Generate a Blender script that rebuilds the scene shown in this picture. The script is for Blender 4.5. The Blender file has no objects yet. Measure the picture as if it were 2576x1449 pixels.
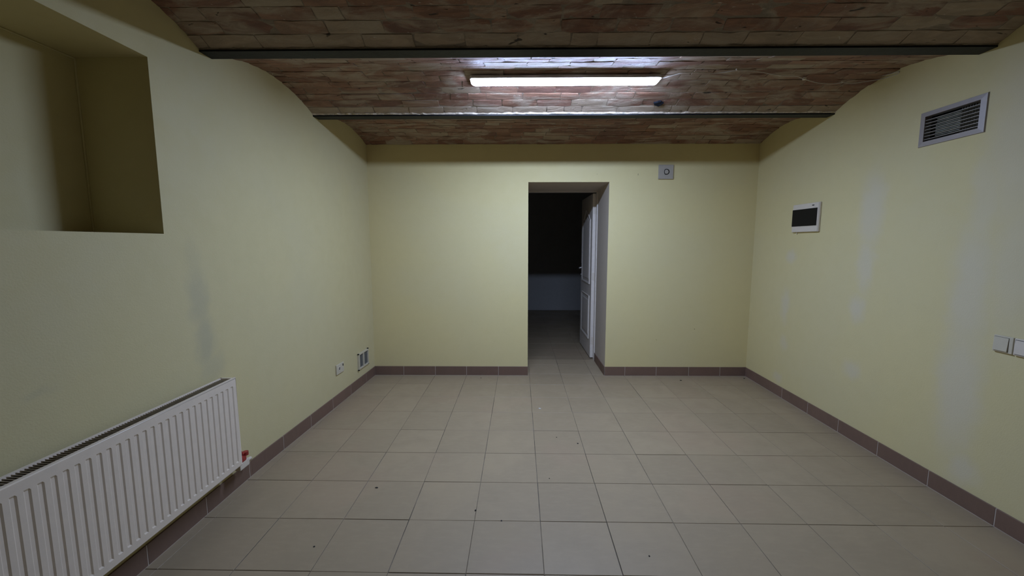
import bpy, bmesh, math, random
from mathutils import Matrix, Vector
random.seed(7)
C = bpy.context.scene
COL = C.collection

# ------------------------------------------------------------------ camera, world, exposure
H = 1.40
YAW, PITCH, ROLL, FPX = -0.018492, 0.110260, -0.000496, 1025.69
cy, sy, cp, sp = math.cos(YAW), math.sin(YAW), math.cos(PITCH), math.sin(PITCH)
fw = Vector((sy*cp, cy*cp, -sp)); rt = Vector((cy, -sy, 0)); up = rt.cross(fw)
R_ = rt*math.cos(ROLL) + up*math.sin(ROLL); U_ = -rt*math.sin(ROLL) + up*math.cos(ROLL)
cam_d = bpy.data.cameras.new('camera'); cam = bpy.data.objects.new('camera', cam_d); COL.objects.link(cam)
m = Matrix((R_, U_, -fw)).transposed().to_4x4(); m.translation = Vector((0, 0, H)); cam.matrix_world = m
cam_d.sensor_width = 36; cam_d.sensor_fit = 'HORIZONTAL'; cam_d.lens = FPX/2576*36
cam_d.clip_start = .02; cam_d.clip_end = 60
C.camera = cam
C.view_settings.view_transform = 'Standard'; C.view_settings.look = 'None'
C.view_settings.gamma = 1; C.view_settings.use_curve_mapping = False
C.view_settings.exposure = 0.0
w = bpy.data.worlds.new('world'); C.world = w; w.use_nodes = True
w.node_tree.nodes['Background'].inputs[0].default_value = (.6, .65, .8, 1)
w.node_tree.nodes['Background'].inputs[1].default_value = 0.0
LAMP_STRENGTH = 143.0
LAMP_COLOR = (.71, .915, 1.40, 1)

# ------------------------------------------------------------------ node helpers
class N:
    def __init__(s, name):
        s.m = bpy.data.materials.new(name); s.m.use_nodes = True
        s.t = s.m.node_tree; s.b = s.t.nodes['Principled BSDF']; s.out = s.t.nodes['Material Output']
    def n(s, typ, **kw):
        o = s.t.nodes.new(typ)
        for k, v in kw.items(): setattr(o, k, v)
        return o
    def l(s, a, b): s.t.links.new(a, b)
    def coord(s, scale=(1, 1, 1), which='Object', loc=(0, 0, 0)):
        c = s.n('ShaderNodeTexCoord'); mp = s.n('ShaderNodeMapping'); mp.inputs['Scale'].default_value = scale
        mp.inputs['Location'].default_value = loc
        s.l(c.outputs[which], mp.inputs[0]); return mp.outputs[0]
    def geo(s, scale=(1, 1, 1)):
        g = s.n('ShaderNodeNewGeometry'); mp = s.n('ShaderNodeMapping'); mp.inputs['Scale'].default_value = scale
        s.l(g.outputs['Position'], mp.inputs[0]); return mp.outputs[0]
    def noise(s, vec, scale, detail=4, rough=.55, dist=0):
        o = s.n('ShaderNodeTexNoise'); o.inputs['Scale'].default_value = scale; o.inputs['Detail'].default_value = detail
        o.inputs['Roughness'].default_value = rough; o.inputs['Distortion'].default_value = dist
        s.l(vec, o.inputs['Vector']); return o.outputs['Fac']
    def ramp(s, fac, pts, interp='LINEAR'):
        r = s.n('ShaderNodeValToRGB'); cr = r.color_ramp; cr.interpolation = interp
        while len(cr.elements) < len(pts): cr.elements.new(.5)
        for e, (p, c) in zip(cr.elements, pts):
            e.position = p; e.color = (*c, 1) if len(c) == 3 else c
        s.l(fac, r.inputs[0]); return r.outputs[0]
    def g(s, fac, a, b, lo=0., hi=1.):
        mr = s.n('ShaderNodeMapRange'); mr.inputs['From Min'].default_value = a; mr.inputs['From Max'].default_value = b
        mr.inputs['To Min'].default_value = lo; mr.inputs['To Max'].default_value = hi; mr.interpolation_type = 'SMOOTHSTEP'
        s.l(fac, mr.inputs[0]); return mr.outputs[0]
    def mix(s, fac, a, b, typ='MIX'):
        o = s.n('ShaderNodeMix', data_type='RGBA', blend_type=typ)
        if isinstance(fac, (int, float)): o.inputs[0].default_value = fac
        else: s.l(fac, o.inputs[0])
        for v, i in ((a, 6), (b, 7)):
            if isinstance(v, (tuple, list)): o.inputs[i].default_value = (*v, 1) if len(v) == 3 else v
            else: s.l(v, o.inputs[i])
        return o.outputs[2]
    def math(s, op, a, b=None, c=None):
        o = s.n('ShaderNodeMath', operation=op)
        for v, i in ((a, 0), (b, 1), (c, 2)):
            if v is None: continue
            if isinstance(v, (int, float)): o.inputs[i].default_value = v
            else: s.l(v, o.inputs[i])
        return o.outputs[0]
    def bump(s, h, strength=.3, dist=.01):
        o = s.n('ShaderNodeBump'); o.inputs['Strength'].default_value = strength; o.inputs['Distance'].default_value = dist
        s.l(h, o.inputs['Height']); s.l(o.outputs[0], s.b.inputs['Normal'])
    def rough(s, v):
        if isinstance(v, (int, float)): s.b.inputs['Roughness'].default_value = v
        else: s.l(v, s.b.inputs['Roughness'])
    def color(s, v):
        if isinstance(v, (tuple, list)): s.b.inputs['Base Color'].default_value = (*v, 1)
        else: s.l(v, s.b.inputs['Base Color'])

def simple(name, col, rough=.5, metal=0, spec=.5, var=.06, bump=0, scale=30):
    k = N(name); v = k.noise(k.coord(), scale, 5)
    k.color(k.mix(k.g(v, .3, .7), tuple(c*(1-var) for c in col), tuple(min(1, c*(1+var)) for c in col)))
    k.rough(rough); k.b.inputs['Metallic'].default_value = metal; k.b.inputs['Specular IOR Level'].default_value = spec
    if bump: k.bump(v, bump, .002)
    return k.m

YEL = (.70, .590, .290)
def wall_mat(name, blobs=(), dark=(), base=YEL, pale=(.62, .555, .42)):
    k = N(name)
    pos = k.geo(); big = k.noise(pos, .9, 4, .5, .3); fine = k.noise(pos, 9, 6, .6); micro = k.noise(pos, 160, 3, .6)
    col = k.mix(k.g(big, .35, .7), base, tuple(c*f for c, f in zip(base, (.965, .98, 1.06))))
    col = k.mix(k.g(fine, .35, .75, 0, .35), col, tuple(c*.95 for c in base))
    warp = k.n('ShaderNodeVectorMath', operation='MULTIPLY_ADD')
    nt = k.n('ShaderNodeTexNoise'); nt.inputs['Scale'].default_value = 11; nt.inputs['Detail'].default_value = 4
    k.l(pos, nt.inputs['Vector']); k.l(nt.outputs['Color'], warp.inputs[0]); warp.inputs[1].default_value = (.10, .10, .10)
    k.l(pos, warp.inputs[2])
    def blobmask(bl):
        acc = None
        for (c, s, a) in bl:
            sub = k.n('ShaderNodeVectorMath', operation='SUBTRACT'); k.l(warp.outputs[0], sub.inputs[0])
            sub.inputs[1].default_value = tuple(v+.05 for v in c)
            dv = k.n('ShaderNodeVectorMath', operation='DIVIDE'); k.l(sub.outputs[0], dv.inputs[0]); dv.inputs[1].default_value = s
            ln = k.n('ShaderNodeVectorMath', operation='LENGTH'); k.l(dv.outputs[0], ln.inputs[0])
            v = k.g(ln.outputs['Value'], .3, 1.45, a, 0)
            acc = v if acc is None else k.math('MAXIMUM', acc, v)
        return acc
    if blobs: col = k.mix(k.math('MULTIPLY', blobmask(blobs), .72), col, pale)
    if dark: col = k.mix(k.math('MULTIPLY', blobmask(dark), .7), col, (.33, .32, .24))
    k.color(col); k.rough(k.g(fine, .3, .7, .62, .8)); k.b.inputs['Specular IOR Level'].default_value = .3
    k.bump(k.math('ADD', micro, k.math('MULTIPLY', fine, 1.4)), .16, .004)
    return k.m

def B(y, z, a, b, s=1.): return ((2.37, y, z), (5, a, b), s)
M = {}
M['wall'] = wall_mat('yellow_wall_paint')
M['wall_right'] = wall_mat('yellow_wall_paint_patched', base=(.645, .55, .28), blobs=[  # base a little under YEL, dimming towards the frame edge put into the colour
    B(2.83, 1.62, .10, .26, .85), B(2.84, 1.25, .07, .20, .8), B(2.88, .93, .07, .10, .9), B(2.87, .50, .08, .07, .7),
    B(3.63, 1.28, .06, .06, .9), B(3.66, .84, .055, .15, .8), B(3.64, .50, .05, .07, .6), B(3.70, .17, .07, .06, .6),
    B(2.15, 1.62, .08, .30, .6), B(2.17, 1.15, .11, .35, .8), B(2.17, .62, .12, .38, .85), B(2.10, .2, .08, .1, .8),
    B(2.02, 1.9, .16, .5, .7), B(1.98, 1.3, .12, .4, .6)])
M['wall_left'] = wall_mat('yellow_wall_paint_dark_patches', base=(.585, .50, .262), dark=[  # base well under YEL: lens edge darkening painted into the wall colour
    ((-1.623, 2.01, 1.12), (5, .065, .17), .5), ((-1.623, 2.035, .90), (5, .07, .15), .6), ((-1.623, 2.075, .74), (5, .09, .08), .4),
    ((-1.623, 2.0, 1.33), (5, .05, .10), .2), ((-1.623, 1.30, .90), (5, .05, .02), .25)])  # soft darker patches on the wall above the radiator
M['reveal'] = wall_mat('pale_reveal_paint', base=(.56, .48, .37))

def brick_mat(name, mortar=False, tan=False):
    k = N(name)
    oi = k.n('ShaderNodeObjectInfo'); rnd = oi.outputs['Random']
    pos = k.geo((1, 1, 1))
    off = k.n('ShaderNodeVectorMath', operation='MULTIPLY_ADD')
    cx = k.n('ShaderNodeCombineXYZ'); k.l(rnd, cx.inputs[0]); k.l(rnd, cx.inputs[1]); k.l(rnd, cx.inputs[2])
    k.l(cx.outputs[0], off.inputs[0]); off.inputs[1].default_value = (13, 7, 5); k.l(pos, off.inputs[2])
    st = k.n('ShaderNodeMapping'); st.inputs['Scale'].default_value = (.30, 1, 1); k.l(off.outputs[0], st.inputs[0])
    stg = k.n('ShaderNodeMapping'); stg.inputs['Scale'].default_value = (.45, 1, 1); k.l(pos, stg.inputs[0])
    streak = k.noise(st.outputs[0], 22, 7, .62, .8)
    smear = k.noise(stg.outputs[0], 5.2, 6, .62, 1.2)
    fine = k.noise(pos, 95, 5, .65)
    if mortar:
        base = k.ramp(streak, [(.25, (.12, .088, .062)), (.55, (.22, .17, .125)), (.8, (.32, .26, .20))])
    else:
        base = k.ramp(rnd, [(0, (.245, .128, .082)), (.16, (.28, .155, .105)), (.33, (.215, .108, .072)), (.48, (.285, .165, .112)),
                            (.62, (.205, .108, .078)), (.76, (.30, .19, .13)), (.88, (.25, .135, .095)), (1, (.30, .205, .15))], 'CONSTANT')
        dk = k.mix(k.g(streak, .35, .72), (.72, .68, .66), (1.18, 1.16, 1.14))
        base = k.mix(1., base, dk, 'MULTIPLY')
    if tan: base = k.mix(.75, base, k.mix(k.g(streak, .3, .7), (.30, .235, .165), (.42, .335, .24)))
    sm = k.g(smear, .46, .62, 0, .85)
    st2 = k.g(streak, .38, .60, .55, 1)
    col = k.mix(k.math('MULTIPLY', sm, st2), base, (.37, .30, .225))
    fleck = k.noise(stg.outputs[0], 34, 3, .6, 1.6)
    col = k.mix(k.g(fleck, .67, .73, 0, .6), col, (.52, .47, .39))
    pit = k.noise(stg.outputs[0], 26, 2, .5, .6)
    col = k.mix(k.g(pit, .30, .255, 0, .85), col, (.03, .022, .018))
    k.color(col); k.rough(k.g(streak, .3, .7, .55, .85)); k.b.inputs['Specular IOR Level'].default_value = .35
    h = k.math('ADD', k.math('MULTIPLY', streak, 1.0), k.math('MULTIPLY', fine, .25))
    h = k.math('ADD', h, k.math('MULTIPLY', smear, .8))
    h = k.math('SUBTRACT', h, k.g(pit, .31, .25, 0, .5))
    k.bump(h, .9, .008)
    return k.m
M['brick'] = brick_mat('old_red_brick')
M['mortar'] = brick_mat('old_ceiling_mortar', True)
M['brick_tan'] = brick_mat('pale_tan_brick', tan=True)
M['lime'] = simple('pale_lime_mortar', (.56, .47, .36), .85, bump=.8, var=.25, scale=60)

def tile_mat(name, col, var=.05, rough=(.42, .55)):
    k = N(name); oi = k.n('ShaderNodeObjectInfo')
    pos = k.geo(); a = k.noise(pos, 3.2, 5, .6, .4); b = k.noise(pos, 70, 4, .6); c2 = k.noise(k.geo((1, 3, 1)), 14, 5, .6)
    big = k.noise(pos, 1.1, 3)
    base = k.mix(k.g(oi.outputs['Random'], 0, 1), tuple(c*(1-var) for c in col), tuple(c*(1+var) for c in col))
    base = k.mix(k.g(a, .35, .7, 0, .6), base, tuple(c*f for c, f in zip(col, (.88, .88, .86))))
    base = k.mix(k.g(big, .52, .62, 0, .35), base, tuple(c*f for c, f in zip(col, (1.05, .96, .98))))
    base = k.mix(k.g(c2, .42, .72, 0, .35), base, tuple(c*1.12 for c in col))
    base = k.mix(k.g(b, .66, .74, 0, .25), base, tuple(c*.6 for c in col))
    k.color(base); k.rough(k.g(a, .3, .7, *rough)); k.b.inputs['Specular IOR Level'].default_value = .4
    k.bump(k.math('ADD', b, a), .05, .003)
    return k.m
M['tile'] = tile_mat('taupe_floor_tile', (.330, .250, .152))
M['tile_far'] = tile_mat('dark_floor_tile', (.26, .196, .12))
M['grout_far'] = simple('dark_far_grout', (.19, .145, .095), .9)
M['bb_tile'] = tile_mat('brown_skirting_tile', (.175, .108, .076), .10)
def grout_mat():
    k = N('floor_grout'); v = k.noise(k.geo(), 1.6, 4, .6)
    v2 = k.noise(k.geo(), 12, 3)
    k.color(k.mix(k.g(k.math('ADD', v, k.math('MULTIPLY', v2, .3)), .55, .78), (.060, .048, .036), (.22, .18, .13))); k.rough(.9); return k.m
M['grout'] = grout_mat()
M['bb_grout'] = simple('pale_skirting_grout', (.46, .39, .32), .9)
M['steel'] = simple('black_painted_steel', (.006, .007, .009), .5, 0, .2, .3, .5, 25)
M['white'] = simple('white_plastic', (.65, .57, .46), .35, var=.02)
M['cream'] = simple('aged_cream_plastic', (.56, .50, .37), .35, var=.02)
M['door_paint'] = simple('white_door_paint', (.74, .66, .56), .35, var=.04, bump=.1)
M['rad'] = simple('white_radiator_enamel', (.73, .62, .49), .32, var=.02)
M['rad_dark'] = simple('grey_grille_metal', (.50, .44, .36), .5, var=.05)
M['alu'] = simple('grey_anodised_metal', (.36, .32, .295), .45, .3, var=.03)
M['alu_blade'] = simple('grey_blade_metal', (.42, .39, .34), .5, .3, var=.05)
M['duct'] = simple('dark_duct_inside', (.015, .015, .015), .8)
M['damper'] = simple('galvanised_damper', (.30, .31, .27), .5, .3, var=.3)
M['black_gloss'] = simple('black_smoked_plastic', (.006, .006, .007), .3, 0, .12, var=.0)
M['dark'] = simple('dark_recess', (.02, .02, .02), .7)
M['vent_mesh'] = simple('dark_grey_vent_mesh', (.10, .10, .09), .8)
M['chrome'] = simple('brushed_chrome', (.75, .75, .75), .25, 1, var=.02)
M['red'] = simple('red_valve_plastic', (.32, .03, .025), .4, var=.3, scale=60)
M['cable'] = simple('white_cable_sheath', (.52, .46, .40), .5, var=.1)
M['crumb'] = simple('black_grit', (.02, .016, .014), .8)
M['paper'] = simple('white_paper', (.75, .75, .72), .8)
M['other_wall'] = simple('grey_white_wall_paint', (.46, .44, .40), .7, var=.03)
M['blob'] = simple('blue_black_cavity', (.009, .011, .018), .8, 0, .2, var=.5, bump=1, scale=70)
def emit(name, col, s):
    k = N(name); e = k.n('ShaderNodeEmission'); e.inputs[0].default_value = col; e.inputs[1].default_value = s
    k.l(e.outputs[0], k.out.inputs[0]); return k.m
M['lamp_body'] = simple('white_lamp_housing', (.85, .83, .80), .4, var=.0)
M['grey_plastic'] = simple('pale_grey_plastic', (.39, .345, .275), .4, var=.02)
M['lamp'] = emit('led_diffuser_light', LAMP_COLOR, LAMP_STRENGTH)

# ------------------------------------------------------------------ mesh helpers
def mesh(name, v, f, mat, smooth=False):
    me = bpy.data.meshes.new(name); me.from_pydata([tuple(p) for p in v], [], f)
    me.materials.append(mat); me.validate(); me.update()
    if smooth:
        for p in me.polygons: p.use_smooth = True
    return me
def link(name, me, parent=None, kind=None, label=None, cat=None, group=None):
    o = bpy.data.objects.new(name, me); COL.objects.link(o)
    if parent is not None: o.parent = parent
    if kind: o['kind'] = kind
    if label: o['label'] = label
    if cat: o['category'] = cat
    if group: o['group'] = group
    return o
def obj(name, v, f, mat, parent=None, smooth=False, **kw): return link(name, mesh(name, v, f, mat, smooth), parent, **kw)
def empty(name, loc, rz, label, cat, group=None, mat=None):
    o = link(name, None, label=label, cat=cat, group=group); o.location = loc; o.rotation_euler.z = rz
    o.empty_display_size = .05
    if mat is not None: o.matrix_world = mat
    return o
BOXF = [(0, 3, 2, 1), (4, 5, 6, 7), (0, 1, 5, 4), (1, 2, 6, 5), (2, 3, 7, 6), (3, 0, 4, 7)]
def box(x0, x1, y0, y1, z0, z1):
    return [(x0, y0, z0), (x1, y0, z0), (x1, y1, z0), (x0, y1, z0), (x0, y0, z1), (x1, y0, z1), (x1, y1, z1), (x0, y1, z1)], list(BOXF)
class MB:
    def __init__(s): s.v = []; s.f = []
    def add(s, vf):
        n = len(s.v); s.v += list(vf[0]); s.f += [tuple(i+n for i in q) for q in vf[1]]; return s
    def box(s, *a): return s.add(box(*a))
def bev(v, f, w, seg=2, angle=30):
    bm = bmesh.new(); vs = [bm.verts.new(p) for p in v]
    for q in f:
        try: bm.faces.new([vs[i] for i in q])
        except ValueError: pass
    bmesh.ops.recalc_face_normals(bm, faces=bm.faces)
    ed = [e for e in bm.edges if len(e.link_faces) == 2 and e.calc_face_angle(0) > math.radians(angle)]
    bmesh.ops.bevel(bm, geom=ed, offset=w, segments=seg, affect='EDGES', profile=.6, clamp_overlap=True)
    bm.verts.index_update()
    r = ([tuple(x.co) for x in bm.verts], [tuple(x.index for x in q.verts) for q in bm.faces]); bm.free(); return r
def bbox(x0, x1, y0, y1, z0, z1, w=.002, seg=2): return bev(*box(x0, x1, y0, y1, z0, z1), w, seg)
def extrude_poly(pts, h, axis='z', z0=0):
    """prism of a 2-D outline; pts CCW in (a,b); axis z: (a,b,z0..z0+h)"""
    n = len(pts); v = [(a, b, z0) for a, b in pts] + [(a, b, z0+h) for a, b in pts]
    f = [tuple(reversed(range(n))), tuple(range(n, 2*n))] + [(i, (i+1) % n, n+(i+1) % n, n+i) for i in range(n)]
    return v, f
def cyl(c, r, h, axis='x', n=20, r2=None):
    r2 = r if r2 is None else r2; v = []
    for k, (rr, t) in enumerate(((r, 0), (r2, h))):
        for i in range(n):
            a = 2*math.pi*i/n; p = (math.cos(a)*rr, math.sin(a)*rr, t)
            p = {'z': p, 'x': (p[2], p[0], p[1]), 'y': (p[1], p[2], p[0])}[axis]
            v.append((c[0]+p[0], c[1]+p[1], c[2]+p[2]))
    return v, [tuple(reversed(range(n))), tuple(range(n, 2*n))] + [(i, (i+1) % n, n+(i+1) % n, n+i) for i in range(n)]
def tube(path, r, n=8):
    P = [Vector(p) for p in path]; v = []; f = []
    up0 = Vector((0, 0, 1))
    for i, p in enumerate(P):
        t = (P[min(i+1, len(P)-1)]-P[max(i-1, 0)]).normalized()
        a = t.cross(up0)
        if a.length < .05: a = t.cross(Vector((1, 0, 0)))
        a.normalize(); b = t.cross(a)
        for k in range(n):
            th = 2*math.pi*k/n; v.append(tuple(p+a*(r*math.cos(th))+b*(r*math.sin(th))))
    for i in range(len(P)-1):
        for k in range(n): f.append((i*n+k, i*n+(k+1) % n, (i+1)*n+(k+1) % n, (i+1)*n+k))
    f.append(tuple(range(n))); f.append(tuple(reversed(range((len(P)-1)*n, len(P)*n))))
    return v, f
def catmull(pts, k=6):
    P = [Vector(p) for p in pts]; P = [P[0]*2-P[1]]+P+[P[-1]*2-P[-2]]; out = []
    for i in range(1, len(P)-2):
        for j in range(k):
            t = j/k; a, b, c, d = P[i-1:i+3]
            out.append(.5*((2*b)+(c-a)*t+(2*a-5*b+4*c-d)*t*t+(3*b-a-3*c+d)*t**3))
    out.append(P[-2]); return out

# ------------------------------------------------------------------ room geometry
def XL(y): return -1.623+.0438*(0 if y < 2.0 else (y-2.0)**2/1.2 if y < 2.6 else y-2.3)
def XR(y): return 2.36+(y-1.9)*.01197
def SK(x): return .007*(x-.4)
YB, YF, YREAR, TOP = 4.213, 4.80, -3.4, 2.75
ZB = 2.362                                   # underside of the beams
BEAMS = [(-.93, -.845), (.12, .205), (1.12, 1.205), (2.165, 2.250), (3.230, 3.315)]

def sheet(name, ys, zs, P, skip, mat, extra=None, **kw):
    """wall sheet over a grid of (y,z) with rectangular holes; P maps (y,z) to a point"""
    v = [P(y, z) for y in ys for z in zs]; n = len(zs); f = []
    for i in range(len(ys)-1):
        for j in range(len(zs)-1):
            if (i, j) in skip: continue
            f.append((i*n+j, (i+1)*n+j, (i+1)*n+j+1, i*n+j+1))
    mb = MB(); mb.add((v, f))
    if extra: mb.add(extra)
    return obj(name, mb.v, mb.f, mat, kind='structure', **kw)

# left wall with the deep niche
NY0, NY1, NZ0, NZ1, NXB = .90, 1.847, 1.442, 2.206, -1.948
nv = [(-1.623, NY0, NZ0), (-1.623, NY1, NZ0), (-1.623, NY1, NZ1), (-1.623, NY0, NZ1),
      (NXB, NY0, NZ0), (NXB, NY1, NZ0), (NXB, NY1, NZ1), (NXB, NY0, NZ1)]
nf = [(0, 1, 5, 4), (1, 2, 6, 5), (2, 3, 7, 6), (3, 0, 4, 7), (4, 5, 6, 7)]
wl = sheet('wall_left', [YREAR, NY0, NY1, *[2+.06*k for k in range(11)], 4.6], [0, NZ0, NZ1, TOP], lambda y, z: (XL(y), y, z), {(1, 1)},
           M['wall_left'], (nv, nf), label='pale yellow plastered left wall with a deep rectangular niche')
for p in wl.data.polygons:
    if p.center.y > NY1+.01: p.use_smooth = True
# thin ridge where the niche planes meet (caulk seams seen in the photo)
sm = MB()
sm.add(tube([(NXB+.002, NY1-.002, NZ0+.01), (NXB+.003, NY1-.003, 1.8), (NXB+.002, NY1-.002, NZ1-.003)], .0045, 6))
sm.add(tube([(NXB+.002, NY1-.003, NZ1-.003), (NXB+.003, 1.4, NZ1-.004), (NXB+.002, NY0, NZ1-.003)], .0045, 6))
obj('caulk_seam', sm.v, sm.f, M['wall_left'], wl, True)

# right wall with the duct opening
VY0, VY1, VZ0, VZ1 = 2.214, 2.516, 1.981, 2.133
wr = sheet('wall_right', [YREAR, VY0, VY1, 4.6], [0, VZ0, VZ1, TOP], lambda y, z: (XR(y), y, z), {(1, 1)}, M['wall_right'],
           label='pale yellow plastered right wall with greyish filler patches')

# back wall with the doorway
DX0, DX1, DZ = .088, .904, 2.009
def bw(x, z, y=0): return (x, YB+SK(x)+y, z)
xs = [-1.75, DX0, DX1, 2.55]; zs = [0, DZ, TOP]
v = [bw(x, z) for x in xs for z in zs]; f = []
for i in range(3):
    for j in range(2):
        if (i, j) == (1, 0): continue
        f.append((i*3+j, (i+1)*3+j, (i+1)*3+j+1, i*3+j+1))
wb = obj('wall_back', v, f, M['wall'], kind='structure', label='pale yellow plastered back wall with a doorway')
mb = MB()
mb.add(([(DX0, YB+SK(DX0), 0), (DX0, YF, 0), (DX0, YF, 1.985), (DX0, YB+SK(DX0), DZ), (DX1, YB+SK(DX1), 0), (.900, YF, 0), (.900, YF, 1.985), (DX1, YB+SK(DX1), DZ)],
        [(0, 1, 2, 3), (4, 7, 6, 5), (3, 2, 6, 7)]))
obj('reveal', mb.v, mb.f, M['reveal'], wb, label='greyish white painted doorway reveal')
# far face of that wall, in the dark room
v = [(x, YF, z) for x in (-1.3, DX0, .900, 2.6) for z in (0, 1.985, 2.6)]
f = [(i*3+j, i*3+j+1, (i+1)*3+j+1, (i+1)*3+j) for i in range(3) for j in range(2) if (i, j) != (1, 0)]
obj('far_face', v, f, M['other_wall'], wb)
# nail and drill marks
for (x, z, a, b) in [(1.189, 2.082, .0016, .011), (.779, 2.087, .001, .004), (1.828, .503, .004, .0035), (1.436, .387, .003, .0025)]:
    pts = [(x+a*math.cos(t*math.pi/4), z+b*math.sin(t*math.pi/4)) for t in range(8)]
    y = YB+SK(x)
    o = obj('nail_hole', [(px, y-.0008, pz) for px, pz in pts]+[(px, y+.004, pz) for px, pz in pts],
            [tuple(range(8)), tuple(reversed(range(8, 16)))]+[(i, (i+1) % 8, 8+(i+1) % 8, 8+i) for i in range(8)], M['crumb'], wb)
# wall behind the camera
obj('wall_rear', [(-1.7, YREAR, 0), (2.5, YREAR, 0), (2.5, YREAR, TOP), (-1.7, YREAR, TOP)], [(0, 3, 2, 1)], M['wall'], kind='structure',
    label='pale yellow plastered wall behind the viewpoint')

# dark room beyond the door
mb = MB()
mb.add(([(-1.3, 8.45, 0), (2.6, 8.45, 0), (2.6, 8.45, 2.6), (-1.3, 8.45, 2.6)], [(0, 1, 2, 3)]))
obj('wall_far', mb.v, mb.f, M['other_wall'], kind='structure', label='grey wall at the end of the dark room behind the doorway')
obj('wall_far_left', [(-1.3, YF, 0), (-1.3, 8.45, 0), (-1.3, 8.45, 2.6), (-1.3, YF, 2.6)], [(0, 1, 2, 3)], M['other_wall'], kind='structure',
    label='left side wall of the dark room behind the doorway')
obj('wall_far_right', [(2.6, YF, 0), (2.6, 8.45, 0), (2.6, 8.45, 2.6), (2.6, YF, 2.6)], [(3, 2, 1, 0)], M['other_wall'], kind='structure',
    label='right side wall of the dark room behind the doorway')
obj('ceiling_far', [(-1.3, YF, 2.6), (2.6, YF, 2.6), (2.6, 8.45, 2.6), (-1.3, 8.45, 2.6)], [(3, 2, 1, 0)], M['other_wall'], kind='structure',
    label='plain ceiling of the dark room behind the doorway')

# ------------------------------------------------------------------ floors: every tile a part
T, X0, Y0, GAP = .334, .1074, 1.589, .0027
fl = obj('floor', *box(-1.70, 2.46, YREAR, YF, -.06, -.0035), M['grout'], kind='structure', label='dark grout bed of the square taupe tile floor')
fl['label'] = 'floor of square taupe ceramic tiles with thin dark joints'
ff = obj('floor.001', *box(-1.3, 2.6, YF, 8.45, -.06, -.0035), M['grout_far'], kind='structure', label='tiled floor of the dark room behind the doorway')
def tile_mesh(a, b, mat='tile'):
    c, t = .0012, .008; a /= 2; b /= 2
    v = [(sx*a, sy_*b, -t) for sx, sy_ in ((-1, -1), (1, -1), (1, 1), (-1, 1))] + [(sx*a, sy_*b, -c) for sx, sy_ in ((-1, -1), (1, -1), (1, 1), (-1, 1))] + \
        [(sx*(a-c), sy_*(b-c), 0) for sx, sy_ in ((-1, -1), (1, -1), (1, 1), (-1, 1))]
    f = [(0, 3, 2, 1)] + [(i, (i+1) % 4, 4+(i+1) % 4, 4+i) for i in range(4)] + [(4+i, 4+(i+1) % 4, 8+(i+1) % 4, 8+i) for i in range(4)] + [(8, 9, 10, 11)]
    return mesh('tile', v, f, M[mat])
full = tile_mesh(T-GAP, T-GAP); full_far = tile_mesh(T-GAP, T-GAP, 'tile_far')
rt_ = random.Random(3)
def lay(parent, i, j, x0, x1, y0, y1):
    a0, a1 = max(X0+i*T+GAP/2, x0), min(X0+(i+1)*T-GAP/2, x1); b0, b1 = max(Y0+j*T+GAP/2, y0), min(Y0+(j+1)*T-GAP/2, y1)
    if a1-a0 < .012 or b1-b0 < .012: return
    far = parent is ff
    me = (full_far if far else full) if abs(a1-a0-T+GAP) < 1e-4 and abs(b1-b0-T+GAP) < 1e-4 else tile_mesh(a1-a0, b1-b0, 'tile_far' if far else 'tile')
    o = link('tile', me, parent); o.location = ((a0+a1)/2+rt_.uniform(-.0006, .0006), (b0+b1)/2+rt_.uniform(-.0006, .0006), rt_.uniform(-.0008, .0))
    o.rotation_euler = (rt_.uniform(-.0012, .0012), rt_.uniform(-.0012, .0012), rt_.uniform(-.0015, .0015))
for j in range(-8, 8):
    for i in range(-6, 7):
        ym = Y0+(j+.5)*T
        lay(fl, i, j, XL(ym)-.01, XR(ym)+.004, YREAR, YF-.002 if i in (0, 1) and j == 7 else YB+SK(X0+i*T)-.002)
R_t = MB()
for j in range(-15, -8):
    for i in range(-6, 7):
        R_t.add(([(X0+(i+a)*T+(.5-a)*GAP, Y0+(j+b)*T+(.5-b)*GAP, z) for z in (-.008, 0) for a, b in ((0, 0), (1, 0), (1, 1), (0, 1))], BOXF))
obj('tile', R_t.v, R_t.f, M['tile'], fl, kind='stuff')
for i in range(-1, 3):
    for j in (7, 8, 9):
        if not (j == 7 and i in (0, 1)): lay(fl, i, j, DX0+.001, .898, YB+.002, YF-.002)
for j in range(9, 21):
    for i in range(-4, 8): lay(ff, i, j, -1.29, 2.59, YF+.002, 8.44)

# ------------------------------------------------------------------ baseboards: every tile a part
BH, BT = .097, .009
def baseboard(name, P, D, Nn, L, joints, label, z=BH):
    """P start point, D direction along the wall, Nn normal into the room; joints = positions along D"""
    mtx = Matrix(((D.x, Nn.x, 0, P.x), (D.y, Nn.y, 0, P.y), (0, 0, 1, 0), (0, 0, 0, 1)))
    v, f = box(0, L, 0, BT-.0012, 0.0, z-.001)
    base = obj(name, v, f, M['bb_grout'], kind='structure', label=label); base.matrix_world = mtx
    e = [0]+[j for j in joints if .01 < j < L-.01]+[L]
    for a, b in zip(e[:-1], e[1:]):
        a += .0021 if a > 0 else 0; b -= .0021 if b < L else 0
        v, f = bbox(a, b, .001, BT, .0035, z, .001, 1)
        obj('tile', v, f, M['bb_tile'], base)
    return base
yl = YB+SK(-1.54); A = Vector((XL(0), YREAR, 0))
baseboard('baseboard_left', Vector((XL(0), YREAR, 0)), Vector((0, 1, 0)), Vector((1, 0, 0)), 2.3-YREAR,
          [y-YREAR for y in [1.605-.3385*k for k in range(9, 0, -1)]+[1.605, 1.943, 2.280]], 'brown tile skirting along the left wall under the radiator')
dl = Vector((.0438, 1, 0)).normalized()
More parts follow.
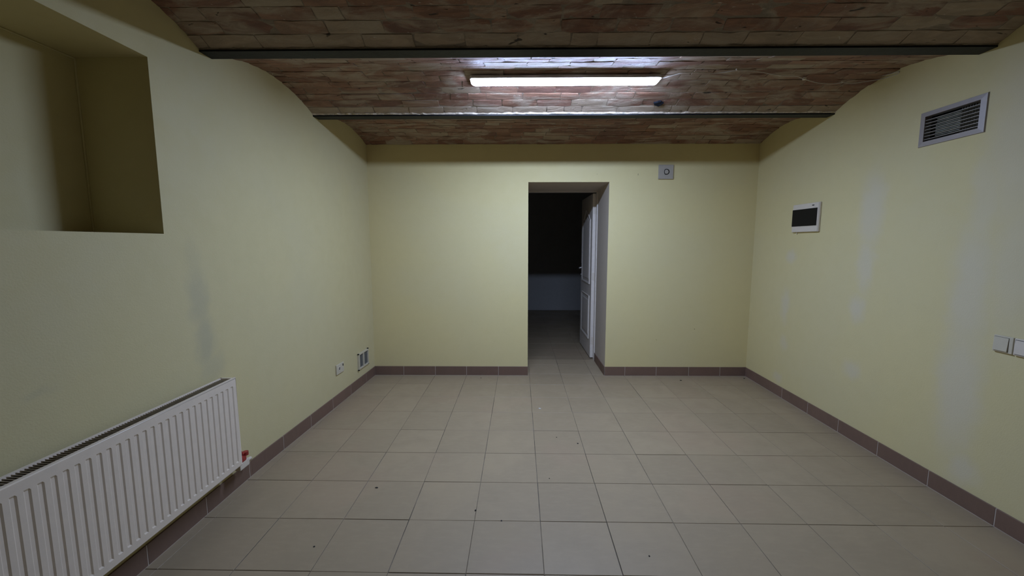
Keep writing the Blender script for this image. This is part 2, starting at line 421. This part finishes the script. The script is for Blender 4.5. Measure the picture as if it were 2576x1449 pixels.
baseboard('baseboard_left', Vector((-1.623, 2.3, 0)), dl, Vector((dl.y, -dl.x, 0)), (yl-2.3)/dl.y,
          [y-2.3 for y in (2.612, 2.950, 3.287, 3.624, 3.962)], 'brown tile skirting of the left wall between radiator and back corner')
db = Vector((1, .007, 0)).normalized(); nb = Vector((db.y, -db.x, 0))
x0 = XL(YB)+.002
baseboard('baseboard_back', Vector((x0, YB+SK(x0), 0)), db, nb, DX0-x0, [x-x0 for x in (-1.229, -.892, -.561, -.222)], 'brown tile skirting of the back wall left of the doorway')
baseboard('baseboard_back', Vector((DX1, YB+SK(DX1), 0)), db, nb, XR(YB)-DX1-.002, [x-DX1 for x in (1.115, 1.445, 1.786, 2.114)], 'brown tile skirting of the back wall right of the doorway')
dr = Vector((-.01197, -1, 0)).normalized()
baseboard('baseboard_right', Vector((XR(YB), YB+SK(2.38), 0)), dr, Vector((dr.y, -dr.x, 0)), YB-YREAR,
          [YB+.014-y for y in (3.603, 3.267, 2.947-.008, 2.599, 2.260, 1.923, 1.586, 1.25, .91, .57, .23, -.11, -.45, -.8, -1.1)], 'brown tile skirting along the right wall')
baseboard('baseboard_reveal', Vector((DX1, YB+SK(DX1)-.002, 0)), Vector((-.0068, 1, 0)).normalized(), Vector((-1, -.0068, 0)).normalized(), .55, [.215], 'brown tile skirting inside the doorway reveal')

# ------------------------------------------------------------------ steel beams
for k, (a, b) in enumerate(BEAMS):
    c = (a+b)/2; t = .0115; wgt = .0035
    prof = [(a, ZB), (b, ZB), (b, ZB+t*.75), (c+wgt, ZB+t*1.5), (c+wgt, ZB+.18), (c-wgt, ZB+.18), (c-wgt, ZB+t*1.5), (a, ZB+t*.75)]
    v = []
    for x in (-1.72, 2.50): v += [(x, y+SK(x), z) for y, z in prof]
    n = len(prof); f = [tuple(range(n)), tuple(reversed(range(n, 2*n)))]+[(i, n+i, n+(i+1) % n, (i+1) % n) for i in range(n)]
    lab = {4: 'black steel beam flange nearest the back wall, beyond the lamp', 3: 'black steel beam flange in front of the lamp'}.get(k, 'black steel beam over the unseen near half of the room')
    obj('trim_%d' % (5-k), v, f, M['steel'], kind='structure', label=lab)

# ------------------------------------------------------------------ brick vaults: every brick a part
def vault(name, ya, yb, rise, label, bricks=True, z0=2.3765, z1=2.3765, seed=1, name_tan=0):
    R = random.Random(seed)
    def zf(t): return z0+(z1-z0)*t+rise*4*t*(1-t)
    n = 36; v = []; f = []
    deep = .0042 if bricks else 0
    for i in range(n+1):
        t = i/n; y = ya+(yb-ya)*t; z = zf(t)+deep
        for x in (-1.70, 2.47): v.append((x, y+SK(x), z))
    for i in range(n+1):
        t = i/n; y = ya+(yb-ya)*t
        for x in (-1.70, 2.47): v.append((x, y+SK(x), 2.66))
    m_ = 2*(n+1)
    for i in range(n):
        f.append((2*i, 2*i+2, 2*i+3, 2*i+1)); f.append((m_+2*i, m_+2*i+1, m_+2*i+3, m_+2*i+2))
        f.append((2*i, m_+2*i, m_+2*i+2, 2*i+2)); f.append((2*i+1, 2*i+3, m_+2*i+3, m_+2*i+1))
    f += [(0, 1, m_+1, m_), (2*n, m_+2*n, m_+2*n+1, 2*n+1)]
    base = obj(name, v, f, M['mortar'], kind='structure', label=label)
    if not bricks: return base
    # arc length table
    S = [0]; K = 400
    for i in range(K):
        t0, t1 = i/K, (i+1)/K; S.append(S[-1]+math.hypot((yb-ya)/K, zf(t1)-zf(t0)))
    L = S[-1]; rows = round(L/.0765); cw = L/rows
    def at(s):
        lo = min(range(K+1), key=lambda i: abs(S[i]-s)) if False else int(s/L*K)
        lo = max(0, min(K-1, lo))
        while lo > 0 and S[lo] > s: lo -= 1
        while lo < K-1 and S[lo+1] < s: lo += 1
        t = (lo+(s-S[lo])/(S[lo+1]-S[lo]))/K
        dzdt = (z1-z0)+rise*4*(1-2*t)
        return ya+(yb-ya)*t, zf(t), math.atan2(dzdt, yb-ya)
    for r in range(rows):
        y, z, th = at((r+.5)*cw)
        x = -1.66-R.uniform(0, .24); wob = R.uniform(-.002, .002)
        while x < 2.42:
            ln = R.choice((.262, .255, .268, .25, .258, .258, .13)) if R.random() < .9 else R.uniform(.15, .22)
            a, b = max(x, -1.66), min(x+ln, 2.42); x += ln
            if b-a < .03: continue
            g = R.choice((.0012, .002, .003, .0045, .007)); gy = R.choice((.001, .0018, .0026, .004, .006))
            la, lb = b-a-g, cw-gy
            V, F = BRICKS(R, la, lb)
            o = link('brick', brick_mesh(V, F, M['brick_tan' if (r == rows-1 and name_tan) or (r == 0 and name_tan == 2 and R.random() < .5) or R.random() < .06 else 'brick']), base)
            cx_ = (a+b)/2
            o.location = (cx_, y+SK(cx_), z+wob*.7+R.uniform(-.0018, .0018))
            o.rotation_euler = (th+R.uniform(-.012, .012), R.uniform(-.008, .008), R.uniform(-.006, .006)+.007)
    return base
def BRICKS(R, la, lb):
    """worn brick, visible face looking down (-z), chipped outline; returns verts, faces (visible faces first)"""
    nx, ny = (6 if la > .17 else 4), 3; v = []; f = []
    chip = R.random() < .35
    sk = R.uniform(-.003, .003)
    for i in range(nx):
        for j in range(ny):
            px = -la/2+la*i/(nx-1); py = -lb/2+lb*j/(ny-1); e = i in (0, nx-1) or j in (0, ny-1)
            co = i in (0, nx-1) and j in (0, ny-1)
            jx = R.uniform(-.0022, .0022)+(sk*(j-1) if i in (0, nx-1) else 0); jy = R.uniform(-.0016, .0016)
            if co:
                jx -= math.copysign(R.uniform(0, .009 if chip else .003), px); jy -= math.copysign(R.uniform(0, .005 if chip else .0018), py)
            elif j in (0, ny-1) and R.random() < .10: jy -= math.copysign(R.uniform(.002, .006), py)
            zz = R.uniform(-.0008, .0008)+(.0012+R.uniform(0, .0016) if co else .0005+R.uniform(-.0005, .0010) if e else -.0006)
            v.append((px+jx, py+jy, zz))
    for i in range(nx-1):
        for j in range(ny-1): f.append((i*ny+j, i*ny+j+1, (i+1)*ny+j+1, (i+1)*ny+j))
    ring = [i*ny for i in range(nx)]+[(nx-1)*ny+j for j in range(1, ny)]+[i*ny+ny-1 for i in range(nx-2, -1, -1)]+[j for j in range(ny-2, 0, -1)]
    n0 = len(v); n = len(ring)
    for q in ring: v.append(v[q])
    for q in ring: v.append((v[q][0], v[q][1], .018))
    for i in range(n): f.append((n0+i, n0+(i+1) % n, n0+n+(i+1) % n, n0+n+i))
    return v, f
def brick_mesh(V, F, mat):
    me = mesh('brick', V, F, mat)
    for p in me.polygons:
        if all(V[i][2] < .01 for i in p.vertices): p.use_smooth = True
    return me
B_ = BEAMS
c3 = vault('ceiling', B_[4][1]+.001, YB-.004, .083, 'brick vault between the far steel beam and the back wall', seed=11)
c2 = vault('ceiling', B_[3][1]+.001, B_[4][0]-.001, .100, 'brick vault that carries the lit lamp', seed=22, name_tan=2)
c1 = vault('ceiling', B_[2][1]+.001, B_[3][0]-.001, .108, 'brick vault nearest the viewer, in front of both beams', seed=33, name_tan=1)
vault('ceiling', B_[1][1], B_[2][0], .10, 'unlit vault above the viewpoint', False)
vault('ceiling', B_[0][1], B_[1][0], .10, 'vault behind the viewpoint', False)
vault('ceiling', -1.98, B_[0][0], .10, 'vault over the rear half of the room', False)
vault('ceiling', YREAR, -1.98, .10, 'vault at the rear end of the room', False)
def mortar_strip(parent, yc, side, seed, mat='lime'):
    """crumbly line of mortar that closes the joint between the brick and the beam flange"""
    R = random.Random(seed); v = []; f = []; n = 150
    for i in range(n+1):
        x = -1.66+4.08*i/n; w_ = R.uniform(.004, .014)*(1 if R.random() > .2 else .4); h = R.uniform(.005, .012)
        y = yc+SK(x)
        v += [(x, y, ZB+.0105), (x, y+side*w_*.8, ZB+.0115-R.uniform(0, .003)), (x, y+side*(w_+.006), ZB+.011+h), (x, y, ZB+.03)]
    for i in range(n):
        for k in range(4): f.append((4*i+k, 4*i+(k+1) % 4, 4*i+4+(k+1) % 4, 4*i+4+k))
    obj('mortar_strip', v, f, M[mat], parent, label='crumbly mortar line along the beam')
mortar_strip(c2, B_[4][0]+.002, -1, 5); mortar_strip(c1, B_[3][0]+.004, -.5, 6, 'mortar'); mortar_strip(c2, B_[3][1]-.002, 1, 7)
# dark broken cavity in the vault right of the lamp
Rk = random.Random(4); cav = []
ring1 = [(math.cos(a)*.036*(1+.25*Rk.uniform(-1, 1)), math.sin(a)*.024*(1+.3*Rk.uniform(-1, 1))) for a in [2*math.pi*i/14 for i in range(14)]]
v = [(a, b, -.0035+Rk.uniform(-.001, .001)) for a, b in ring1]+[(a*.72, b*.72, -.005+Rk.uniform(-.001, .001)) for a, b in ring1]+[(a*.35, b*.35, -.004) for a, b in ring1]+[(0, 0, -.003)]+[(a*1.05, b*1.05, .02) for a, b in ring1]
f = [(i, (i+1) % 14, 14+(i+1) % 14, 14+i) for i in range(14)]+[(14+i, 14+(i+1) % 14, 28+(i+1) % 14, 28+i) for i in range(14)]+[(28+i, 28+(i+1) % 14, 42) for i in range(14)]+[(43+i, 43+(i+1) % 14, (i+1) % 14, i) for i in range(14)]
cv = obj('cavity', v, f, M['blob'], c2, label='dark broken cavity in the brickwork'); cv.location = (1.012, 3.128, 2.409); cv.rotation_euler.x = math.atan(-.30)

# ------------------------------------------------------------------ LED batten lamp
LX0, LX1 = -.320, .905; LC = 2.795
lamp = empty('led_batten_lamp', ((LX0+LX1)/2, LC, 2.475), .007, 'long white LED batten lamp glowing on the brick vault', 'lamp')
hl = (LX1-LX0)/2
def loft(secs):
    """closed cross sections along x"""
    n = len(secs[0]); v = [p for s in secs for p in s]; f = []
    for i in range(len(secs)-1):
        for k in range(n): f.append((i*n+k, i*n+(k+1) % n, (i+1)*n+(k+1) % n, (i+1)*n+k))
    f.append(tuple(reversed(range(n)))); f.append(tuple(range((len(secs)-1)*n, len(secs)*n))); return v, f
def hsec(x, k): return [(x, a*k, z) for a, z in ((-.042, -.003), (-.061, -.024), (-.062, -.030), (.062, -.030), (.061, -.024), (.042, -.003))]
obj('housing', *loft([hsec(-hl, .80), hsec(-hl+.010, 1), hsec(hl-.010, 1), hsec(hl, .80)]), M['lamp_body'], lamp)
def dsec(x, k, dz):
    pr = [(-.044, .002), (-.043, -.007), (-.035, -.013), (-.018, -.0165), (0, -.017), (.018, -.0165), (.035, -.013), (.043, -.007), (.044, .002)]
    return [(x, a*k, -.030+b*dz) for a, b in pr]
v, f = loft([dsec(-hl+.006, .90, .25), dsec(-hl+.012, .97, .7), dsec(-hl+.024, 1, 1), dsec(hl-.024, 1, 1), dsec(hl-.012, .97, .7), dsec(hl-.006, .90, .25)])
obj('diffuser', v, f, M['lamp'], lamp, label='glowing white diffuser')
for a in (-.42, .40): obj('mounting_clip', *box(a, a+.02, -.046, .046, -.012, .004), M['chrome'], lamp)

# cable clipped to the vault, from the lamp to the right wall
cab = [[.872, 2.775, 2.462], [.927, 2.790, 2.464], [.963, 2.762, 2.465], [.99, 2.741, 2.465], [1.019, 2.712, 2.464], [1.063, 2.705, 2.464], [1.14, 2.715, 2.465], [1.216, 2.727, 2.465],
       [1.277, 2.71, 2.464], [1.342, 2.68, 2.463], [1.43, 2.693, 2.464], [1.521, 2.715, 2.464], [1.597, 2.746, 2.465], [1.676, 2.769, 2.465], [1.772, 2.782, 2.465], [1.853, 2.824, 2.463],
       [1.92, 2.856, 2.461], [1.991, 2.882, 2.459], [2.091, 2.894, 2.457], [2.138, 2.876, 2.459], [2.206, 2.886, 2.458], [2.28, 2.866, 2.46], [2.325, 2.848, 2.462], [2.366, 2.83, 2.464]]
cable = obj('lamp_cable', *tube(catmull([(a, b, c-.0035) for a, b, c in cab], 4), .0027, 8), M['cable'], None, True, label='thin pale cable running from the lamp to the right wall', cat='cable')
for (x, y, z, s) in [(1.342, 2.680, 2.462, 1), (1.853, 2.824, 2.461, 1.6), (2.138, 2.876, 2.457, 1)]:
    obj('cable_clip', *bbox(x-.005*s, x+.005*s, y-.006*s, y+.006*s, z-.004*s, z+.008, .0015, 2), M['white'], cable)
obj('cable_end', *tube(catmull([(2.366, 2.83, 2.464), (2.372, 2.79, 2.458), (2.369, 2.735, 2.452), (2.366, 2.722, 2.461), (2.362, 2.76, 2.466), (2.33, 2.80, 2.466)], 5), .0026, 8), M['cable'], cable, True)

# ------------------------------------------------------------------ radiator on the left wall
RY1, RL, RZ0, RZ1 = 2.079, 1.40, .198, .682
rad = empty('panel_radiator', (-1.623, RY1, 0), 0, 'long white ribbed panel radiator on the left wall under the niche', 'radiator')
# local frame: x away from the wall, y along the wall (0 at the far end, negative towards the viewer)
FX = .110
def front_panel():
    v = []; f = []
    y = 0.; pitch = .0359; e = .020
    cols = [(-RL, 0), (-RL+e, 0)]
    prof = [(0, 0)]
    k = 0; c = -.0215
    edges = []
    while c-pitch > -RL+.02:
        edges.append(c); c -= pitch
    ys = [0]; d = [0]
    for q in edges:              # channel: flat land, then a recess with sloped flanks
        ys += [q, q-.0050, q-.0150, q-.0195]; d += [0, 1, 1, 0]
    ys += [-RL]; d += [0]
    zr = [RZ0, RZ0+.0275, RZ0+.0335, RZ1-.040, RZ1-.034, RZ1]; rows = [0, 0, 1, 1, 0, 0]
    for a, b in zip(ys, d):
        for z, r in zip(zr, rows): v.append((FX-.0037*b*r, a, z))
    n = len(zr)
    for i in range(len(ys)-1):
        for j in range(n-1): f.append((i*n+j, i*n+j+1, (i+1)*n+j+1, (i+1)*n+j))
    # back sheet and rim
    m0 = len(v); v += [(FX-.012, 0, RZ0), (FX-.012, 0, RZ1), (FX-.012, -RL, RZ1), (FX-.012, -RL, RZ0)]
    f.append((m0, m0+3, m0+2, m0+1))
    last = (len(ys)-1)*n
    f.append((0, m0, m0+1, n-1, *range(n-2, 0, -1))); f.append((m0+3, last, *range(last+1, last+n), m0+2))
    f.append(tuple([i*n for i in range(len(ys)-1, -1, -1)]+[m0, m0+3][0:2])); f.append(tuple([i*n+n-1 for i in range(len(ys))]+[m0+2, m0+1]))
    return v, f
obj('front_panel', *front_panel(), M['rad'], rad)
# rolled rim around the panel edge
rim = MB()
rim.add(tube([(FX-.003, .001, RZ0), (FX-.003, .001, RZ1)], .0035, 8)).add(tube([(FX-.003, .001, RZ1), (FX-.003, -RL, RZ1)], .0035, 8)).add(tube([(FX-.003, .001, RZ0), (FX-.003, -RL, RZ0)], .0035, 8))
obj('rolled_rim', *rim.__dict__.values(), M['rad'], rad, True)
obj('back_panel', *bbox(.030, .040, -RL, 0, RZ0, RZ1-.004, .002, 1), M['rad'], rad)
# top grille: frame and cross slats
g = MB(); g.box(FX-.012, FX-.002, -RL, .004, RZ1-.004, RZ1+.006).box(.028, .036, -RL, .004, RZ1-.004, RZ1+.003).box(.028, FX-.002, -.006, .004, RZ1-.004, RZ1+.003)
tg = obj('top_grille', *g.__dict__.values(), M['rad'], rad)
s_ = MB(); y = -.012
while y > -RL+.01:
    s_.add(([(.034, y, RZ1-.006), (.099, y-.004, RZ1-.006), (.099, y-.012, RZ1-.001), (.034, y-.008, RZ1-.001),
             (.034, y-.001, RZ1-.008), (.099, y-.005, RZ1-.008), (.099, y-.013, RZ1-.003), (.034, y-.009, RZ1-.003)], BOXF)); y -= .0115
obj('slats', *s_.__dict__.values(), M['rad_dark'], tg, kind='stuff')
sp_ = MB(); sp_.add(bbox(.028, FX-.013, -.003, .0005, RZ0+.004, RZ1-.002, .001, 1))
obj('side_panel', *sp_.__dict__.values(), M['rad'], rad)
fi = MB(); y = -.02
while y > -RL+.02:
    fi.box(.042, .096, y, y+.001, RZ0+.03, RZ1-.03); y -= .03
obj('fins', *fi.__dict__.values(), M['rad_dark'], rad, kind='stuff')
for yb_ in (-.25, -1.12): obj('bracket', *MB().box(-.0, .030, yb_, yb_+.03, RZ0+.05, RZ1-.06).__dict__.values(), M['rad'], rad)
vz = .158
vl = obj('valve', *MB().add(cyl((.070, -.02, vz+.050), .012, .05, 'y', 16)).add(bev(*box(.056, .088, .016, .094, vz-.010, vz+.030), .005, 2)).__dict__.values(),
         M['white'], rad, label='white valve body at the far lower corner')
hd = MB().add(bev(*box(.056, .090, .014, .070, vz+.030, vz+.056), .007, 2)).add(cyl((.074, .084, vz+.050), .015, .020, 'z', 14)).add(tube([(.072, .026, vz+.055), (.066, .018, vz+.088), (.074, .034, vz+.096), (.078, .054, vz+.070)], .0095, 8))
obj('valve_handle', *hd.__dict__.values(), M['red'], vl, label='dark red valve handle')
obj('connection_pipe', *tube(catmull([(.070, .085, vz+.008), (.068, .122, vz+.008), (.060, .138, vz-.002), (.050, .142, vz-.016), (.038, .145, vz-.030), (-.002, .150, vz-.036)], 5), .0095, 10), M['white'], vl, True)

# ------------------------------------------------------------------ things on the left wall (angled far stretch)
AL = -math.atan(.0438)
def left_thing(name, yc, zc, label, cat, group=None):
    # local x into the room, local y along the wall, z up
    return empty(name, (XL(yc)+.0005, yc, zc), AL, label, cat, group)
so = left_thing('wall_socket', 3.435, .312, 'small white single wall socket left of the low square vent', 'socket')
obj('plate', *bbox(0, .011, -.066, .064, -.043, .043, .004, 3), M['cream'], so)
obj('socket_well', *cyl((.0095, -.018, .004), .019, .003, 'x', 24), M['white'], so)
obj('pin_hole', *cyl((.012, -.018, .004), .011, .0012, 'x', 20), M['dark'], so)
obj('contact', *cyl((.0128, -.018, .004), .0045, .0012, 'x', 12), M['rad_dark'], so)
obj('indicator', *bbox(.0105, .0135, .040, .052, .010, .030, .002, 2), M['black_gloss'], so, label='small black switch at the far edge')
ve = left_thing('wall_vent', 3.905, .259, 'small white square vent with two dark openings near the corner', 'vent')
fr = MB(); W2, H2 = .112, .077
fr.box(0, .016, -W2, W2, H2-.013, H2).box(0, .016, -W2, W2, -H2, -H2+.013).box(0, .016, -W2, -W2+.020, -H2+.013, H2-.013).box(0, .016, W2-.010, W2, -H2+.013, H2-.013)
obj('frame', *fr.__dict__.values(), M['cream'], ve)
obj('mullion', *box(.002, .015, -.008, .010, -H2+.013, H2-.013), M['cream'], ve)
for a, b in ((-W2+.020, -.008), (.010, W2-.010)): obj('mesh_screen', *box(.001, .004, a, b, -H2+.013, H2-.013), M['vent_mesh'], ve)
for a, b in ((-W2-.004, H2), (W2-.008, H2+.004), (-W2-.004, -H2-.004), (W2-.010, -H2+.000)): obj('screw', *cyl((.004, a+.004, b), .0055, .014, 'x', 10), M['steel'], ve)

# ------------------------------------------------------------------ things on the right wall
AR = math.pi-math.atan(.01197)
def right_thing(name, yc, zc, label, cat, group=None):
    # local x into the room (-X), local y runs towards the viewer (-Y), z up
    return empty(name, (XR(yc)-.0005, yc, zc), AR, label, cat, group)
dv = right_thing('duct_grille', (2.189+2.542)/2, 2.056, 'grey metal ventilation grille high on the right wall', 'vent')
w2, h2 = .1765, .0985; iw, ih = .1455, .071
P4 = [(-w2, -h2), (w2, -h2), (w2, h2), (-w2, h2)]; Q4 = [(-iw, -ih), (iw, -ih), (iw, ih), (-iw, ih)]
v = [(0, a, b) for a, b in P4]+[(.006, a*.985, b*.975) for a, b in P4]+[(.0075, a, b) for a, b in Q4]+[(-.03, a, b) for a, b in Q4]
f = []
for k in range(3): f += [(4*k+i, 4*k+(i+1) % 4, 4*k+4+(i+1) % 4, 4*k+4+i) for i in range(4)]
obj('frame', v, f, M['alu'], dv)
v, f = box(-.20, -.002, -.151, .151, -.076, .076); f = [q for q in f if q != (1, 2, 6, 5)]
obj('duct', v, f, M['duct'], dv)
for k in range(7):
    z = -ih+.2*ih/1.5+k*(2*ih-.03)/6.2+.002
    obj('blade', *box(-.022, .003, -iw, iw, z, z+.0022), M['alu_blade'], dv)
for k in range(9):
    y = .022+k*.0135
    obj('fin', *box(-.050, -.028, y, y+.0016, -ih, ih), M['alu_blade'], dv)
obj('damper', *MB().add(bbox(-.060, -.031, -.115, .018, .030, .054, .002, 1)).box(-.052, -.032, -.118, .016, -.045, .028).__dict__.values(), M['damper'], dv, label='pale metal damper behind the blades')
fb = right_thing('fuse_box', 3.459, 1.604, 'white fuse box with black front on the right wall', 'fuse box')
obj('body', *bbox(0, .018, -.158, .158, -.117, .117, .006, 3), M['white'], fb)
obj('cover', *bbox(.016, .022, -.154, .154, -.114, .114, .003, 2), M['white'], fb)
obj('window_frame', *bbox(.020, .024, -.156, .150, -.072, .078, .002, 2), M['white'], fb)
obj('door', *bbox(.0215, .0265, -.152, .146, -.067, .073, .002, 2), M['black_gloss'], fb, label='black smoked flap')
obj('lock', *bbox(.020, .0235, .080, .104, .092, .100, .0015, 2), M['dark'], fb, label='small dark latch slot')
obj('cable_stub', *tube([(.006, -.108, -.116), (.006, -.108, -.133)], .003, 8), M['white'], fb)
def switch_(yc, label, name='light_switch'):
    s = right_thing(name, yc, .9085, label, 'switch' if name == 'light_switch' else 'socket'); return s
sw = switch_(1.9845, 'cream light switch with a large rocker on the right wall')
obj('plate', *bev(*box(0, .011, -.0415, .0415, -.041, .041), .004, 3), M['cream'], sw)
rk = [(.010, -.036, -.033), (.010, .024, -.033), (.010, .024, .033), (.010, -.036, .033), (.0175, -.036, -.033), (.0175, .024, -.033), (.0125, .024, .033), (.0125, -.036, .033)]
obj('rocker', *bev(rk, BOXF, .0015, 2), M['cream'], sw)
obj('rocker_gap', *box(.0105, .0113, -.037, .0255, -.0342, .0345), M['dark'], sw)
s2 = switch_(1.897, 'white wall switch cut by the right edge of the picture')
obj('plate', *bev(*box(0, .012, -.0415, .0415, -.041, .041), .004, 3), M['white'], s2)
obj('rocker', *bev(rk, BOXF, .0015, 2), M['white'], s2)
obj('rocker_gap', *box(.0115, .0123, -.037, .0255, -.0350, .0350), M['dark'], s2)

# ------------------------------------------------------------------ wall plate on the back wall
pl = empty('wall_plate', (1.463, YB+SK(1.463)-.0005, 2.1045), .007, 'square white plate with a black-ringed button right of the doorway', 'wall plate')
obj('plate', *bev(*box(-.074, .074, -.016, 0, -.070, .070), .004, 3), M['grey_plastic'], pl)
pts = []
for i in range(28):
    a = 2*math.pi*i/28; r = .0235
    x = math.cos(a)*r*1.03+(-.0005); z = math.sin(a)*r
    if x < -.008: x = -.008+(x+.008)*.75; z *= 1.08
    pts.append((x+.003, z))
obj('ring', [(a*1.18, -.0195, b*1.18) for a, b in pts]+[(a*1.18, -.014, b*1.18) for a, b in pts], [tuple(range(28)), tuple(reversed(range(28, 56)))]+[(i, 28+i, 28+(i+1) % 28, (i+1) % 28) for i in range(28)], M['black_gloss'], pl, label='black D-shaped ring')
obj('button', [(a*.86, -.0225, b*.86) for a, b in pts]+[(a*.93, -.018, b*.93) for a, b in pts], [tuple(range(28)), tuple(reversed(range(28, 56)))]+[(i, 28+i, 28+(i+1) % 28, (i+1) % 28) for i in range(28)], M['grey_plastic'], pl)

# ------------------------------------------------------------------ door
dr_ = link('door_1', None, kind='structure', label='white panelled door standing open into the dark room'); dr_.location = (.90, 4.83, 0)
def dl_(x): return x
jm = MB(); jm.box(-.010, .030, -.050, .020, 0, 1.998).box(-.835, -.812, -.050, .020, 0, 1.998).box(-.835, .030, -.050, .020, 1.979, 2.010)
obj('door_frame', *jm.__dict__.values(), M['door_paint'], dr_)
lf = link('door_leaf', None, dr_); lf.location = (-.006, .028, 0); lf.rotation_euler.z = .012
DW, DT, DH0, DH1 = .775, .038, .012, 1.972
# leaf: local y = away from hinge, x from -DT to 0, panelled face at x=-DT
def arch_pts(y0, y1, z0, z1, rise, n=14):
    p = [(y0, z0), (y1, z0), (y1, z1)]
    for i in range(1, n):
        t = i/n; p.append((y1+(y0-y1)*t, z1+rise*math.sin(math.pi*t)**1.6))
    p.append((y0, z1)); return p
core = obj('leaf_core', *bbox(-DT, 0, 0, DW, DH0, DH1, .002, 1), M['door_paint'], lf)
def panel(p, parent):
    n = len(p); cyy = sum(a for a, b in p)/n; cz = sum(b for a, b in p)/n
    def ins(d): return [(a-math.copysign(d, a-cyy), b-math.copysign(d, b-cz) if abs(b-cz) > d else b) for a, b in p]
    L = [(p, -.0005), (p, .008), (ins(.014), .005), (ins(.022), -.0005+.0008), (ins(.050), .0015), (ins(.062), .006)]
    v = []; f = []
    for q, h in L: v += [(-DT-h, a, b) for a, b in q]
    for k in range(len(L)-1): f += [(k*n+i, k*n+(i+1) % n, (k+1)*n+(i+1) % n, (k+1)*n+i) for i in range(n)]
    f.append(tuple(range((len(L)-1)*n, len(L)*n)))
    return obj('panel', v, f, M['door_paint'], parent)
panel(arch_pts(.115, DW-.115, .90, 1.68, .13), lf)
panel([(.115, .22), (DW-.115, .22), (DW-.115, .755), (.115, .755)], lf)
hb = MB().add(bbox(-DT-.006, -DT, DW-.075, DW-.040, .93, 1.13, .002, 2)).add(cyl((-DT-.042, DW-.057, 1.065), .009, .040, 'x', 14)).add(tube([(-DT-.040, DW-.057, 1.065), (-DT-.044, DW-.075, 1.065), (-DT-.044, DW-.165, 1.066)], .0085, 10)).add(cyl((-DT-.010, DW-.057, .975), .008, .006, 'x', 12))
obj('handle', *hb.__dict__.values(), M['chrome'], lf, label='chrome lever handle')
for z in (.22, 1.0, 1.78):
    obj('hinge', *MB().add(cyl((.002, -.004, z-.045), .006, .09, 'z', 10)).box(-.030, 0, -.0012, .0, z-.045, z+.045).__dict__.values(), M['white'], lf)

# ------------------------------------------------------------------ specks on the floor
Rc = random.Random(9)
def crumb(name, x, y, s, elong, label, mat='crumb', rz=0.):
    v = []; f = []; n = 7
    for k, (r, z) in enumerate(((.75, 0), (1, .35), (.7, .8))):
        for i in range(n):
            a = 2*math.pi*i/n; rr = s*r*(1+Rc.uniform(-.25, .25)); v.append((math.cos(a)*rr*elong, math.sin(a)*rr, z*s*.8))
    for k in range(2): f += [(k*n+i, k*n+(i+1) % n, (k+1)*n+(i+1) % n, (k+1)*n+i) for i in range(n)]
    f += [tuple(reversed(range(n))), tuple(range(2*n, 3*n))]
    o = obj(name, v, f, M[mat], label=label, cat='scrap' if mat == 'paper' else 'crumb'); o.location = (x, y, 0.0003); o.rotation_euler.z = rz; return o
crumb('paper_scrap', .174, 3.334, .006, 2.4, 'tiny white paper scrap on the floor in front of the doorway', 'paper', -.5)
G = [(-.230, 2.000, .0055, 1, 'black crumb in the tile joint, largest of those on the middle of the floor'),
     (-.090, 1.922, .0045, 1.2, 'black crumb on the cross joint just right of the largest one'),
     (.410, 2.730, .0055, 1, 'lone black crumb on the tiles straight below the doorway'),
     (2.330, 4.140, .007, 1.2, 'black crumb in the corner of back wall and right wall'),
     (1.650, 4.070, .007, 1.5, 'black crumb at the foot of the back wall right of the doorway'),
     (-.820, 2.190, .0045, 2.4, 'thin dark sliver on the tiles in front of the radiator'),
     (-.400, 4.110, .0055, 1, 'dark crumb at the foot of the back wall left of the doorway'),
     (-.950, 1.730, .004, 1.2, 'dark crumb nearest the radiator at the bottom of the picture'),
     (.180, 2.300, .0035, 1, 'tiny dark crumb halfway along the middle row of tiles'),
     (.270, 2.820, .004, 1, 'faint dark crumb beside the lone one below the doorway'),
     (.585, 1.700, .004, 1.1, 'dark crumb on a near tile right of the long middle joint')]
for x, y, s, e, lab in G: crumb('crumb', x, y, s, e, lab)
